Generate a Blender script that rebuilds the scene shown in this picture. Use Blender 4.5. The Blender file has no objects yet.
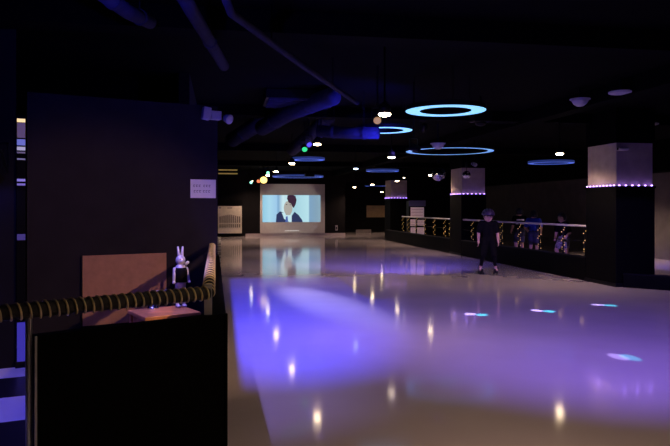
import bpy, bmesh, math, random
from mathutils import Vector, Matrix
random.seed(7)
PI = math.pi
C = bpy.context.scene.collection
SC = bpy.context.scene
# ------------------------------------------------------------------ camera, world, light, exposure
# world axes: Y runs along the rink, X across it, origin on the floor under the camera
CAMH = 1.54
cam_d = bpy.data.cameras.new('camera'); cam = bpy.data.objects.new('camera', cam_d); C.objects.link(cam)
cam.location = (0, 0, CAMH); cam.rotation_euler = (PI/2, 0, -math.atan2(.172, .985))
cam_d.sensor_width = 36; cam_d.lens = 36*650/670; cam_d.shift_y = -16/670
cam_d.clip_start = .05; cam_d.clip_end = 200
SC.camera = cam
w = bpy.data.worlds.new('world'); SC.world = w; w.use_nodes = True
w.node_tree.nodes['Background'].inputs[0].default_value = (.25, .2, .5, 1)
w.node_tree.nodes['Background'].inputs[1].default_value = 0.0
SC.view_settings.view_transform = 'Standard'; SC.view_settings.look = 'None'
SC.view_settings.exposure = 0; SC.view_settings.gamma = 1; SC.view_settings.use_curve_mapping = False

def aim(o, target):
    d = Vector(target) - o.location
    o.rotation_euler = d.to_track_quat('-Z', 'Y').to_euler()
def lamp_spot(name, loc, target, power, col, ang, blend=.5, r=.03, parent=None):
    l = bpy.data.lights.new(name, 'SPOT'); l.energy = power; l.color = col
    l.spot_size = math.radians(ang); l.spot_blend = blend; l.shadow_soft_size = r
    o = bpy.data.objects.new(name, l); C.objects.link(o); o.location = loc; aim(o, target)
    if parent: adopt(o, parent)
    return o
def lamp_point(name, loc, power, col, r=.05, parent=None):
    l = bpy.data.lights.new(name, 'POINT'); l.energy = power; l.color = col; l.shadow_soft_size = r
    o = bpy.data.objects.new(name, l); C.objects.link(o); o.location = loc
    if parent: adopt(o, parent)
    return o
def adopt(o, p):
    # p holds only a translation and a turn about z: keep o where it stands
    m = Matrix.Translation(p.location) @ p.rotation_euler.to_matrix().to_4x4()
    o.parent = p; o.matrix_parent_inverse = m.inverted()
WARM = (1, .66, .47)
P_DOWN = 190

# ------------------------------------------------------------------ helpers
def at(px, py, d):
    """point seen at a place of the photograph at depth d, in room axes"""
    x = (px-335)*d/650; z = CAMH - (py-207)*d/650
    return Vector((.985*x+.172*d, -.172*x+.985*d, z))
def mat(name, col, rough=.6, metal=0, emit=None, es=0, noise=0, nscale=8, bump=0, spec=.5, alpha=1):
    m = bpy.data.materials.new(name); m.use_nodes = True
    nt = m.node_tree; b = nt.nodes['Principled BSDF']
    b.inputs['Base Color'].default_value = (*col, 1); b.inputs['Roughness'].default_value = rough
    b.inputs['Metallic'].default_value = metal; b.inputs['Specular IOR Level'].default_value = spec
    if emit:
        b.inputs['Emission Color'].default_value = (*emit, 1); b.inputs['Emission Strength'].default_value = es
    tc = nt.nodes.new('ShaderNodeTexCoord'); n = nt.nodes.new('ShaderNodeTexNoise')
    n.inputs['Scale'].default_value = nscale; n.inputs['Detail'].default_value = 4
    nt.links.new(tc.outputs['Object'], n.inputs['Vector'])
    if noise:
        r = nt.nodes.new('ShaderNodeValToRGB')
        r.color_ramp.elements[0].position = .3; r.color_ramp.elements[1].position = .7
        r.color_ramp.elements[0].color = (*[c*(1-noise) for c in col], 1)
        r.color_ramp.elements[1].color = (*[min(1, c*(1+noise)) for c in col], 1)
        nt.links.new(n.outputs['Fac'], r.inputs['Fac']); nt.links.new(r.outputs['Color'], b.inputs['Base Color'])
    if bump:
        bp = nt.nodes.new('ShaderNodeBump'); bp.inputs['Strength'].default_value = bump
        bp.inputs['Distance'].default_value = .01
        nt.links.new(n.outputs['Fac'], bp.inputs['Height']); nt.links.new(bp.outputs['Normal'], b.inputs['Normal'])
    return m
def empty(name, loc=(0, 0, 0), rz=0):
    o = bpy.data.objects.new(name, None); C.objects.link(o); o.location = loc; o.rotation_euler = (0, 0, rz)
    o.empty_display_size = .1
    return o
def tag(o, label, cat, group=None):
    o['label'] = label; o['category'] = cat
    if group: o['group'] = group
    return o
class MB:
    def __init__(s): s.bm = bmesh.new()
    def box(s, x0, x1, y0, y1, z0, z1, M=None, bev=0):
        r = bmesh.ops.create_cube(s.bm, size=1)
        vs = r['verts']
        m = Matrix.Translation(((x0+x1)/2, (y0+y1)/2, (z0+z1)/2)) @ Matrix.Diagonal((x1-x0, y1-y0, z1-z0, 1))
        if M: m = M @ m
        bmesh.ops.transform(s.bm, matrix=m, verts=vs)
        if bev:
            es = list({e for v in vs for e in v.link_edges})
            bmesh.ops.bevel(s.bm, geom=es, offset=bev, segments=2, affect='EDGES', profile=.5)
        return s
    def tube(s, pts, r, seg=12, cap=True):
        pts = [Vector(p) for p in pts]; n = len(pts)
        rs = r if isinstance(r, (list, tuple)) else [r]*n
        rings = []; ref = None
        for i, p in enumerate(pts):
            t = (pts[min(i+1, n-1)] - pts[max(i-1, 0)]).normalized()
            if ref is None: ref = Vector((0, 0, 1)) if abs(t.z) < .9 else Vector((1, 0, 0))
            u = (ref - t*ref.dot(t)).normalized(); ref = u; v = t.cross(u)
            rings.append([s.bm.verts.new(p + (u*math.cos(a) + v*math.sin(a))*rs[i])
                          for a in (2*PI*k/seg for k in range(seg))])
        for a, b in zip(rings, rings[1:]):
            for k in range(seg):
                s.bm.faces.new((a[k], a[(k+1) % seg], b[(k+1) % seg], b[k]))
        if cap:
            s.bm.faces.new(rings[0][::-1]); s.bm.faces.new(rings[-1])
        return s
    def ball(s, c, r, seg=16, rings=10, M=None):
        rr = r if isinstance(r, (list, tuple, Vector)) else (r, r, r)
        q = bmesh.ops.create_uvsphere(s.bm, u_segments=seg, v_segments=rings, radius=1)
        m = Matrix.Translation(c) @ (M or Matrix()) @ Matrix.Diagonal((*rr, 1))
        bmesh.ops.transform(s.bm, matrix=m, verts=q['verts'])
        return s
    def caps(s, a, b, ra, rb, seg=12):
        """tapered limb with rounded ends"""
        a, b = Vector(a), Vector(b); t = (b-a).normalized(); pts = []; rs = []
        for k in (1, .8, .5, .2, 0): pts.append(a - t*ra*math.sin(k*PI/2)*.98); rs.append(max(ra*math.cos(k*PI/2), ra*.06))
        for k in (.2, .5, .8, 1): pts.append(b + t*rb*math.sin(k*PI/2)*.98); rs.append(max(rb*math.cos(k*PI/2), rb*.06))
        return s.tube(pts, rs, seg)
    def lathe(s, prof, seg=24, M=None):
        rings = []
        for r, z in prof:
            rings.append([s.bm.verts.new((r*math.cos(2*PI*k/seg), r*math.sin(2*PI*k/seg), z)) for k in range(seg)])
        for a, b in zip(rings, rings[1:]):
            for k in range(seg): s.bm.faces.new((a[k], a[(k+1) % seg], b[(k+1) % seg], b[k]))
        if tuple(prof[0]) != tuple(prof[-1]):
            if prof[0][0] > 1e-4: s.bm.faces.new(rings[0][::-1])
            if prof[-1][0] > 1e-4: s.bm.faces.new(rings[-1])
        if M: bmesh.ops.transform(s.bm, matrix=M, verts=[v for r in rings for v in r])
        return s
    def prism(s, pts, z0, z1, M=None):
        a = [s.bm.verts.new((x, y, z0)) for x, y in pts]; b = [s.bm.verts.new((x, y, z1)) for x, y in pts]
        n = len(pts); s.bm.faces.new(a[::-1]); s.bm.faces.new(b)
        for k in range(n): s.bm.faces.new((a[k], a[(k+1) % n], b[(k+1) % n], b[k]))
        if M: bmesh.ops.transform(s.bm, matrix=M, verts=a+b)
        return s
    def build(s, name, m, parent=None, loc=None, smooth=False, world=False):
        bmesh.ops.recalc_face_normals(s.bm, faces=s.bm.faces)
        me = bpy.data.meshes.new(name); s.bm.to_mesh(me); s.bm.free()
        for k in (m if isinstance(m, (list, tuple)) else [m]): me.materials.append(k)
        o = bpy.data.objects.new(name, me); C.objects.link(o)
        if loc is not None: o.location = loc
        if smooth:
            for p in me.polygons: p.use_smooth = True
        if parent:
            o.parent = parent
            if world: adopt(o, parent)
        return o
def struct(o): o['kind'] = 'structure'; return o
def copy_tree(o, parent=None):
    c = o.copy(); C.objects.link(c)
    if parent: c.parent = parent
    for ch in list(o.children): copy_tree(ch, c)
    return c
def frame_dir(a, b):
    """matrix with local x from a to b (level), local y to its left, origin at a"""
    a, b = Vector(a), Vector(b); d = b-a; L = d.length
    return Matrix.Translation(a) @ Matrix.Rotation(math.atan2(d.y, d.x), 4, 'Z'), L

# ------------------------------------------------------------------ materials
def floor_material():
    m = bpy.data.materials.new('rink_epoxy'); m.use_nodes = True; nt = m.node_tree; b = nt.nodes['Principled BSDF']
    tc = nt.nodes.new('ShaderNodeTexCoord'); n = nt.nodes.new('ShaderNodeTexNoise'); n.inputs['Scale'].default_value = .9
    n.inputs['Detail'].default_value = 6
    r = nt.nodes.new('ShaderNodeValToRGB')
    r.color_ramp.elements[0].position = .3; r.color_ramp.elements[1].position = .75
    r.color_ramp.elements[0].color = (.42, .37, .39, 1); r.color_ramp.elements[1].color = (.48, .425, .45, 1)
    nt.links.new(tc.outputs['Object'], n.inputs['Vector']); nt.links.new(n.outputs['Fac'], r.inputs['Fac'])
    nt.links.new(r.outputs['Color'], b.inputs['Base Color'])
    n2 = nt.nodes.new('ShaderNodeTexNoise'); n2.inputs['Scale'].default_value = 2.2; n2.inputs['Detail'].default_value = 5
    mr = nt.nodes.new('ShaderNodeMapRange'); mr.inputs[3].default_value = .078; mr.inputs[4].default_value = .09
    nt.links.new(tc.outputs['Object'], n2.inputs['Vector']); nt.links.new(n2.outputs['Fac'], mr.inputs[0])
    nt.links.new(mr.outputs[0], b.inputs['Roughness'])
    b.inputs['IOR'].default_value = 1.5
    return m
def checker_material():
    m = bpy.data.materials.new('checker_tiles'); m.use_nodes = True; nt = m.node_tree; b = nt.nodes['Principled BSDF']
    tc = nt.nodes.new('ShaderNodeTexCoord'); c = nt.nodes.new('ShaderNodeTexChecker')
    mp = nt.nodes.new('ShaderNodeMapping'); mp.inputs['Rotation'].default_value = (0, 0, math.radians(-14))
    mp.inputs['Location'].default_value = (.1, .12, 0)
    c.inputs['Scale'].default_value = 1.5
    c.inputs['Color1'].default_value = (.75, .75, .75, 1); c.inputs['Color2'].default_value = (.012, .012, .014, 1)
    nt.links.new(tc.outputs['Object'], mp.inputs['Vector']); nt.links.new(mp.outputs[0], c.inputs['Vector'])
    nt.links.new(c.outputs['Color'], b.inputs['Base Color']); b.inputs['Roughness'].default_value = .35
    return m
M = {}
M['floor'] = floor_material(); M['checker'] = checker_material()
M['black_wall'] = mat('matte_black_wall', (.008, .0072, .0085), .9, spec=.1, noise=.15, nscale=3, bump=.1)
M['booth_wall'] = mat('charcoal_booth_wall', (.021, .0175, .023), .85, spec=.15, noise=.12, nscale=4, bump=.1)
M['grey_wall'] = mat('grey_wall', (.10, .092, .10), .85, spec=.2, noise=.15, nscale=2.5, bump=.1)
M['ceiling'] = mat('black_ceiling', (.0018, .0018, .0022), .95, spec=.04, noise=.2, nscale=2)
M['black'] = mat('black_laminate', (.0012, .0012, .0014), .65, spec=.05, noise=.2)
M['blackmetal'] = mat('black_metal', (.004, .004, .0045), .5, .1, spec=.12)
M['duct'] = mat('painted_duct', (.03, .03, .05), .85, .0, spec=.05, noise=.2, nscale=6)
M['skirt'] = mat('pale_skirting', (.42, .36, .36), .5, noise=.1)
M['plaster'] = mat('beige_plaster', (.40, .33, .28), .8, noise=.12, nscale=5, bump=.15)
M['steel'] = mat('brushed_steel', (.55, .55, .57), .3, .9)
M['chrome'] = mat('chrome', (.7, .7, .74), .15, 1)
M['rail'] = mat('pale_rail', (.55, .52, .52), .35, .3)
M['pad'] = mat('black_foam_pad', (.014, .012, .012), .7, bump=.2, nscale=40)
M['cord'] = mat('pale_yellow_cord', (.75, .60, .30), .6, bump=.2, nscale=120)
M['wood'] = mat('orange_wood', (.55, .22, .07), .45, noise=.3, nscale=9)
M['board'] = mat('brown_board', (.42, .20, .12), .7, noise=.1, nscale=12)
M['white'] = mat('white_plastic', (.7, .68, .7), .5, noise=.05)
M['dim_white'] = mat('grey_white_plastic', (.45, .43, .45), .5)
M['ink'] = mat('dark_ink', (.06, .05, .09), .7)
M['paper'] = mat('white_paper', (.78, .76, .8), .7)
M['screen'] = mat('screen_cloth', (.55, .52, .5), .85, noise=.04)
M['warm_lens'] = mat('warm_lens', (.9, .8, .6), .4, emit=(1, .76, .45), es=30)
M['soft_lens'] = mat('soft_warm_lens', (.9, .8, .6), .4, emit=(1, .8, .55), es=8)
M['cool_lens'] = mat('cool_lens', (.8, .85, .9), .4, emit=(.6, .8, 1), es=6)
M['cyan'] = mat('cyan_diffuser', (.5, .8, .9), .5, emit=(.24, .66, 1), es=1.15)
M['thin_cyan'] = mat('thin_cyan_diffuser', (.3, .5, .9), .5, emit=(.20, .48, 1), es=.75)
M['cyan_rim'] = mat('blue_rim', (.05, .06, .2), .5, emit=(.10, .2, 1), es=.12)
M['blue_ring'] = mat('blue_diffuser', (.2, .3, .8), .5, emit=(.10, .20, 1), es=.6)
M['blue_lens'] = mat('blue_lens', (.2, .2, .9), .4, emit=(.10, .08, 1), es=.6)
M['violet_led'] = mat('violet_led', (.5, .3, 1), .4, emit=(.42, .22, 1), es=7)
M['green_lens'] = mat('green_lens', (.1, .8, .3), .4, emit=(.03, .7, .15), es=1.0)
M['amber_lens'] = mat('amber_lens', (.8, .4, .1), .4, emit=(1, .45, .08), es=.12)
M['amber_bulb'] = mat('amber_bulb', (.9, .6, .2), .4, emit=(1, .58, .12), es=.35)
M['yellow_tube'] = mat('yellow_tube', (.8, .6, .2), .4, emit=(1, .7, .2), es=.16)
M['skin'] = mat('skin', (.52, .30, .22), .55)
M['hair'] = mat('black_hair', (.012, .010, .010), .5, bump=.4, nscale=60)
M['eye'] = mat('dark_eye', (.01, .01, .01), .2); M['lip'] = mat('lip', (.40, .14, .13), .5)
M['cloth_black'] = mat('black_cloth', (.003, .003, .0035), .9, spec=.1, bump=.2, nscale=50)
M['cloth_blue'] = mat('bright_blue_cloth', (.02, .05, .62), .8, bump=.2, nscale=50)
M['cloth_navy'] = mat('navy_cloth', (.03, .03, .08), .85, bump=.2, nscale=50)
M['helmet'] = mat('violet_helmet', (.05, .03, .16), .3)
M['mirror'] = mat('mirror_tile', (.8, .8, .85), .12, 1)

# ------------------------------------------------------------------ setting
XR, XW, YB = 7.47, 12.75, 34.6        # rink-side face of the columns, far right wall, back wall
struct(MB().box(-.02, 15, -3, 44, -.1, 0).build('floor', M['floor']))
struct(MB().box(-8, -.02, -3, 44, -.1, 0).build('floor_left', M['checker']))
struct(MB().box(-8, 15, -3, 44, 3.45, 3.6).build('ceiling', M['ceiling']))
b = MB().box(-8, 6.6, YB, YB+.2, 0, 3.45).box(8.9, 15, YB, YB+.2, 0, 3.45).box(6.6, 8.9, YB, YB+.2, 2.9, 3.45)
struct(b.build('wall_back', M['black_wall']))
struct(MB().box(5.5, 15, 39.2, 39.4, 0, 3.45).build('wall_far', M['black_wall']))
struct(MB().box(1.25, 6.6, YB-.03, YB, 0, .135).build('baseboard_back', M['skirt']))
struct(MB().box(8.15, 9.1, 39.16, 39.2, 0, .15).build('baseboard_far', M['skirt']))
struct(MB().box(XW, XW+.2, -3, YB, 0, 3.45).build('wall_right', M['grey_wall']))
struct(MB().box(XW-.5, XW, -3, YB, 2.55, 3.45).build('trim_1', M['ceiling']))
struct(MB().box(-.6, -.45, 9.5, YB, 0, 3.45).build('wall_left', M['black_wall']))
# booth wall facing the camera on the left, with its free right-hand edge
WA, WB = at(27, 207, 7.33), at(217.5, 207, 8.42)
WA.z = WB.z = 0
mw, Lw = frame_dir(WA, WB)
struct(MB().box(0, Lw, 0, .16, 0, 2.84, mw).build('wall_booth', M['booth_wall']))
WE = at(16.2, 207, 6.25); WE.z = 0
me_, _ = frame_dir(WE, WE+(WB-WA))
struct(MB().box(-6, 0, 0, .12, 0, 3.45, me_).build('wall_entry', M['black_wall']))
struct(MB().box(-.32, 1.6, 1.7, 1.8, 0, 3.45, mw).build('wall_recess', M['ceiling']))
for k, (y0, hh, ww) in enumerate(((6.3, .22, .3), (12.2, .2, .35), (19.6, .22, .4), (27, .2, .4))):
    struct(MB().box(-8, 15, y0, y0+ww, 3.45-hh, 3.45).build('trim_%d' % (k+2), M['ceiling']))
struct(MB().box(5.9, 6.2, -3, YB, 3.2, 3.45).build('trim_6', M['ceiling']))

# ------------------------------------------------------------------ columns with LED ledges
LZ = 1.935
def column(name, x, y, wx, wy, label, nx, ny):
    r = tag(empty('column', (x, y, 0)), label, 'column', 'columns along the right side of the rink')
    MB().box(.03, wx-.03, .03, wy-.03, LZ, 2.78).build('shaft', M['plaster'], r)
    MB().box(0, wx, 0, wy, 2.78, 3.45).build('capital', M['ceiling'], r)
    MB().box(0, wx, 0, wy, .0, LZ-.03, bev=.008).build('cladding', M['black'], r)
    MB().box(-.02, wx+.02, -.02, wy+.02, 0, .07).build('plinth', M['blackmetal'], r)
    MB().box(-.015, wx+.015, -.015, wy+.015, LZ-.03, LZ).build('ledge', M['black'], r)
    st = MB().box(-.012, wx+.012, -.012, .004, LZ, LZ+.012).box(-.012, .004, .004, wy+.012, LZ, LZ+.012).build('light_strip', M['black'], r)
    for k in range(nx):
        xx = (k+.5)*wx/nx
        MB().ball((xx, -.004, LZ+.022), (.024, .014, .014), 8, 6).build('bulb', M['violet_led'], st)
    for k in range(ny):
        yy = (k+.5)*wy/ny
        MB().ball((-.004, yy, LZ+.022), (.014, .02, .014), 8, 6).build('bulb', M['violet_led'], st)
    for k in range(3):
        lamp_point('strip_glow', (x+wx*(k+.5)/3, y-.05, LZ+.05), .16, (.35, .2, 1), .02, r)
    lamp_point('strip_glow', (x-.05, y+wy/2, LZ+.05), .2, (.4, .25, 1), .02, r)
    return r
column('a', XR, 11.38, .83, 1.05, 'nearest black clad column with violet light strip, at right of the rink', 6, 9)
column('b', XR, 19.55, .83, 1.05, 'middle black clad column with violet light strip, behind the skater in helmet', 6, 8)
column('c', XR+.2, 29.1, .83, 1.05, 'farthest black clad column with violet light strip, left of the display cabinet', 6, 7)

# ------------------------------------------------------------------ low barriers with lit railings along the right
def spiral(c, z0, z1, r, turns, n):
    return [(c[0]+r*math.cos(2*PI*turns*k/n), c[1]+r*math.sin(2*PI*turns*k/n), z0+(z1-z0)*k/n) for k in range(n+1)]
def barrier(y0, y1, posts, label1, label2, y_end=None):
    r = tag(empty('low_barrier', (XR+.06, (y0+y1)/2, 0)), label1, 'barrier', 'low black barriers')
    h = (y1-y0)/2-.005
    MB().box(-.06, .06, -h, h, 0, .47).build('panel', M['black'], r)
    MB().box(-.075, .075, -h, h, .47, .50).build('cap', M['blackmetal'], r)
    if y_end: y1 = y_end; h = (y1-y0)/2-.005
    g = tag(empty('railing', (XR+.06, (y0+y1)/2, .5)), label2, 'railing', 'railings wound with string lights')
    MB().tube([(0, -h, .64), (0, h, .64)], .024, 12).build('top_rail', M['rail'], g)
    MB().tube([(0, -h, .32), (0, h, .32)], .006, 8).build('wire', M['blackmetal'], g)
    for yy in posts:
        p = MB().tube([(0, yy-(y0+y1)/2, 0), (0, yy-(y0+y1)/2, .64)], .018, 10).build('post', M['blackmetal'], g)
        MB().tube(spiral((0, yy-(y0+y1)/2), .05, .58, .024, 3, 40), .004, 5).build('string_cord', M['blackmetal'], p)
        for q in spiral((0, yy-(y0+y1)/2), .05, .58, .034, 3, 11):
            o = bpy.data.objects.new('bulb', bulb_mesh); C.objects.link(o); o.location = q; o.parent = p
        lamp_point('string_glow', (XR-.02, yy, .85), .05, (1, .6, .2), .04, g)
_b = MB().ball((0, 0, 0), .0125, 8, 6).build('bulb', M['amber_bulb']); bulb_mesh = _b.data; bpy.data.objects.remove(_b)
barrier(12.44, 19.54, [12.55, 13.45, 14.55, 15.62, 16.7, 17.75, 18.8], 'black low barrier between the nearest column and the middle column',
        'pale handrail on light wound posts in front of the three standing children')
barrier(20.61, 29.1, [20.75, 21.3, 22.4, 23.5, 24.6, 25.7, 26.5], 'black low barrier between the middle column and the farthest column',
        'pale handrail on light wound posts in front of the display cabinet', 26.6)
a, b2 = Vector((XR+.1, 11.3, 0)), Vector((9.6, 9.2, 0))
mk, Lk = frame_dir(a, b2)
r = tag(empty('kerb', a), 'short black kerb leading right from the foot of the nearest column', 'kerb')
MB().box(0, Lk, 0, .14, 0, .25, mk).build('panel', M['black'], r, world=True)
MB().box(0, Lk, -.01, .15, .25, .27, mk).build('cap', M['blackmetal'], r, world=True)

# ------------------------------------------------------------------ foreground barrier with roped handrail
RC = Vector((-.075, 3.77, 0)); RL = Vector((-1.95, 2.665, 0)); RW = Vector((-.115, 8.40, 0))
r = tag(empty('rink_barrier', (-.3, 3.7, 0)), 'black rink barrier with rope wound handrail in the left foreground', 'barrier')
dirL = (RL-RC).normalized()
PA = RC + dirL*.935
mf, Lf = frame_dir(PA, Vector((.02, 3.80, 0)))
fp = MB().box(0, Lf, -.03, .03, .0, .93, mf).build('panel', M['black'], r, world=True)
MB().box(-.004, .006, -.036, -.028, 0, .93, mf).build('edge_trim', M['dim_white'], fp, world=True)
sp = MB().prism([(.02, 3.76), (.025, 3.84), (-.03, 8.42), (-.11, 8.42), (-.06, 3.84)], 0, .925).build('panel', M['black'], r, world=True)
MB().box(-.022, .022, -.022, .022, .90, 1.10, Matrix.Translation(RC)).build('corner_post', M['rail'], r, world=True)
e2 = PA + dirL*.022
MB().tube([(e2.x, e2.y, 0), (e2.x, e2.y, 1.03)], .016).build('post', M['steel'], r, world=True)
e3 = Vector((-.112, 8.2, 0))
for yy in (5.4, 7.0, 8.2):
    MB().tube([(-.095, yy, .92), (-.095, yy, 1.03)], .014).build('bracket', M['blackmetal'], r, world=True)
def roped(p0, p1, z, rad, pitch, name):
    p0 = Vector((p0.x, p0.y, z)); p1 = Vector((p1.x, p1.y, z))
    h = MB().tube([p0, p1], rad, 20).build(name, M['pad'], r, smooth=True, world=True)
    d = (p1-p0); L = d.length; d.normalize(); u = Vector((0, 0, 1)); v = d.cross(u)
    n = int(L/pitch*16); pts = []
    for k in range(n+1):
        t = k/n*L; a = 2*PI*t/pitch + .5*math.sin(t*9)
        pts.append(p0 + d*t + (u*math.cos(a)+v*math.sin(a))*(rad+.002))
    MB().tube(pts, .0055, 6).build('rope', M['cord'], h, smooth=True, world=True)
roped(RL, RC, 1.05, .037, .043, 'handrail')
roped(RC, RW, 1.05, .034, .16, 'handrail')

# ------------------------------------------------------------------ things by the booth wall
def on_wall(px, z, off):
    i = 1/7.33 + (1/8.42-1/7.33)*(px-27)/(217.5-27); d = 1/i
    p = at(px, 207, d); p.z = z
    n = Vector((mw.col[1][0], mw.col[1][1], 0))
    return p - n*off
ang_w = math.atan2((WB-WA).y, (WB-WA).x)
p0, p1 = on_wall(82, .15, .03), on_wall(165.5, .15, .03)
bw = (p1-p0).length
r = tag(empty('wall_board', p0, ang_w), 'plain brown board against the charcoal wall behind the roped handrail', 'board')
MB().box(0, bw, -.012, .012, 0, .82).build('panel', M['board'], r)
MB().box(0, bw, -.016, .014, -.012, 0).box(-.012, 0, -.016, .014, -.012, .82).build('edging', M['blackmetal'], r)
# paper sign on the wall
p0, p1 = on_wall(190.3, 1.54-(-8.5)*8.25/650, .006), on_wall(215.3, 1.6, .006)
z0, z1 = 1.54+9*8.3/650, 1.54+27.5*8.3/650
sw = (p1-p0).length; p0.z = z0
r = tag(empty('paper_sign', p0, ang_w), 'white paper sign with two lines of dark lettering at right end of charcoal wall', 'sign')
MB().box(0, sw, -.003, .003, 0, z1-z0).build('sheet', M['paper'], r)
rr = random.Random(3)
for zc, xs in ((.155, [.05, .085, .12, .18, .215, .25]), (.085, [.055, .09, .125, .175, .21, .245])):
    for x in xs:
        x = x*sw/.33; m = MB()
        m.prism([(x-.012, zc-.014), (x+.007, zc-.014), (x+.007, zc-.008), (x-.007, zc-.008), (x-.007, zc+.008), (x+.011, zc+.008), (x+.011, zc+.014), (x-.012, zc+.014)],
                .003, .0045, Matrix.Rotation(PI/2, 4, 'X'))
        m.build('letter', M['ink'], r)
# twin head emergency lamp on the top corner of the wall
p = on_wall(211, 2.66, .05)
r = tag(empty('emergency_light', p, ang_w), 'white twin head emergency light at the top corner of charcoal wall', 'emergency light')
MB().box(-.03, .11, -.05, .05, .0, .11, bev=.008).build('battery_box', M['dim_white'], r)
MB().box(-.14, -.04, -.05, .04, -.02, .14, Matrix.Rotation(.15, 4, 'Y'), bev=.01).build('lamp_head', M['dim_white'], r)
h = MB().lathe([(.02, 0), (.045, .02), (.065, .09), (.062, .1), (.0, .095)], 20,
       Matrix.Translation((.15, -.03, .03)) @ Matrix.Rotation(1.9, 4, 'X') @ Matrix.Rotation(.5, 4, 'Y')).build('lamp_head', M['dim_white'], r, smooth=True)
# table in the corner of the barrier with the small figure
tl, tr = Vector((-.56, 5.0, 0)), Vector((-.155, 5.19, 0))
ta = math.atan2((tr-tl).y, (tr-tl).x)
r = tag(empty('side_table', tl, ta), 'orange wooden side table behind the roped handrail corner', 'table')
TW = (tr-tl).length
MB().box(0, TW, 0, .42, .69, .72, bev=.006).build('table_top', M['wood'], r)
for x in (.03, TW-.03):
    for y in (.03, .39): MB().box(x-.018, x+.018, y-.018, y+.018, 0, .69).build('leg', M['wood'], r)
MB().box(.03, TW-.03, .04, .38, .62, .69).build('apron', M['wood'], r)
f = at(180.5, 207, 5.32); f.z = .72
r = tag(empty('eared_figure', f, ta), 'pale figure with two upright ears and black vest standing on the wooden table', 'figurine')
figure_m = mat('pale_figure', (.55, .53, .62), .35, .3)
MB().lathe([(.0, .16), (.035, .165), (.048, .2), (.05, .30), (.036, .34), (.02, .355), (0, .357)], 20).build('body', figure_m, r, smooth=True)
MB().lathe([(.046, .205), (.054, .21), (.056, .30), (.046, .325), (.038, .325), (.04, .21)], 20).build('vest', M['cloth_black'], r, smooth=True)
hd = MB().ball((0, 0, .385), (.04, .036, .042), 18, 12).ball((0, -.032, .378), (.018, .016, .013), 12, 8).build('head', figure_m, r, smooth=True)
for s in (-1, 1):
    MB().caps((s*.012, 0, .415), (s*.020, .004, .49), .013, .008).build('ear', figure_m, hd, smooth=True)
    MB().ball((s*.014, -.035, .395), .004, 8, 6).build('eye', M['eye'], hd)
    MB().caps((s*.024, 0, .18), (s*.026, 0, .03), .022, .018).ball((s*.026, -.015, .014), (.02, .034, .014), 12, 8).build('leg', figure_m, r, smooth=True)
    MB().caps((s*.05, 0, .315), (s*.064, -.02, .22), .015, .011).ball((s*.065, -.024, .208), .013, 10, 8).build('arm', figure_m, r, smooth=True)
MB().caps((.045, 0, .352), (.06, -.01, .365), .014, .012).build('bow', M['dim_white'], hd, smooth=True)
q = at(162, 207, 5.42); q.z = .72
r = tag(empty('small_box', q, ta), 'small dark box with pale lid on the wooden table', 'box')
MB().box(-.04, .04, -.03, .03, 0, .10, bev=.004).build('body', M['blackmetal'], r)
MB().box(-.043, .043, -.033, .033, .10, .125, bev=.005).build('lid', M['dim_white'], r)
q = at(153, 207, 5.25); q.z = .72
r = tag(empty('desk_bell', q, ta), 'small shiny domed object beside the dark box on the table', 'bell')
MB().lathe([(.045, 0), (.045, .01), (.04, .012), (.036, .035), (.02, .055), (0, .06)], 20).build('dome', M['chrome'], r, smooth=True)
MB().tube([(0, 0, .058), (0, 0, .078)], .005, 10).build('button', M['chrome'], r)

# entry side: chrome strip with its reflections painted as glowing bands, blue wash lamp
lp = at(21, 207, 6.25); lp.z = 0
r = tag(empty('reflecting_post', lp, ang_w), 'narrow upright post with reflections painted as glowing yellow blue and violet bands at the left edge', 'post')
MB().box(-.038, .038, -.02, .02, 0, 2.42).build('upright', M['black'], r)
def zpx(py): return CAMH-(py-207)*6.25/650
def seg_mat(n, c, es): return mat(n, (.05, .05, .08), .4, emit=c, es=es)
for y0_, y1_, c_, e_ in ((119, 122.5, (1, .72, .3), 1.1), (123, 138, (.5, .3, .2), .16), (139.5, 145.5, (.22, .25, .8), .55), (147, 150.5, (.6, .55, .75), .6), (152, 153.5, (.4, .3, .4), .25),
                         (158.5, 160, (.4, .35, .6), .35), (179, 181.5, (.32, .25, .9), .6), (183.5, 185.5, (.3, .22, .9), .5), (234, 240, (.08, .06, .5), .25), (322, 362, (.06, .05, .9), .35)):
    MB().box(-.036, .036, -.026, -.018, zpx(y1_), zpx(y0_)).build('reflection_band', seg_mat('reflection_glow', c_, e_), r)
MB().box(-.05, .05, -.035, .035, 0, .06).build('foot', M['blackmetal'], r)

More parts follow.
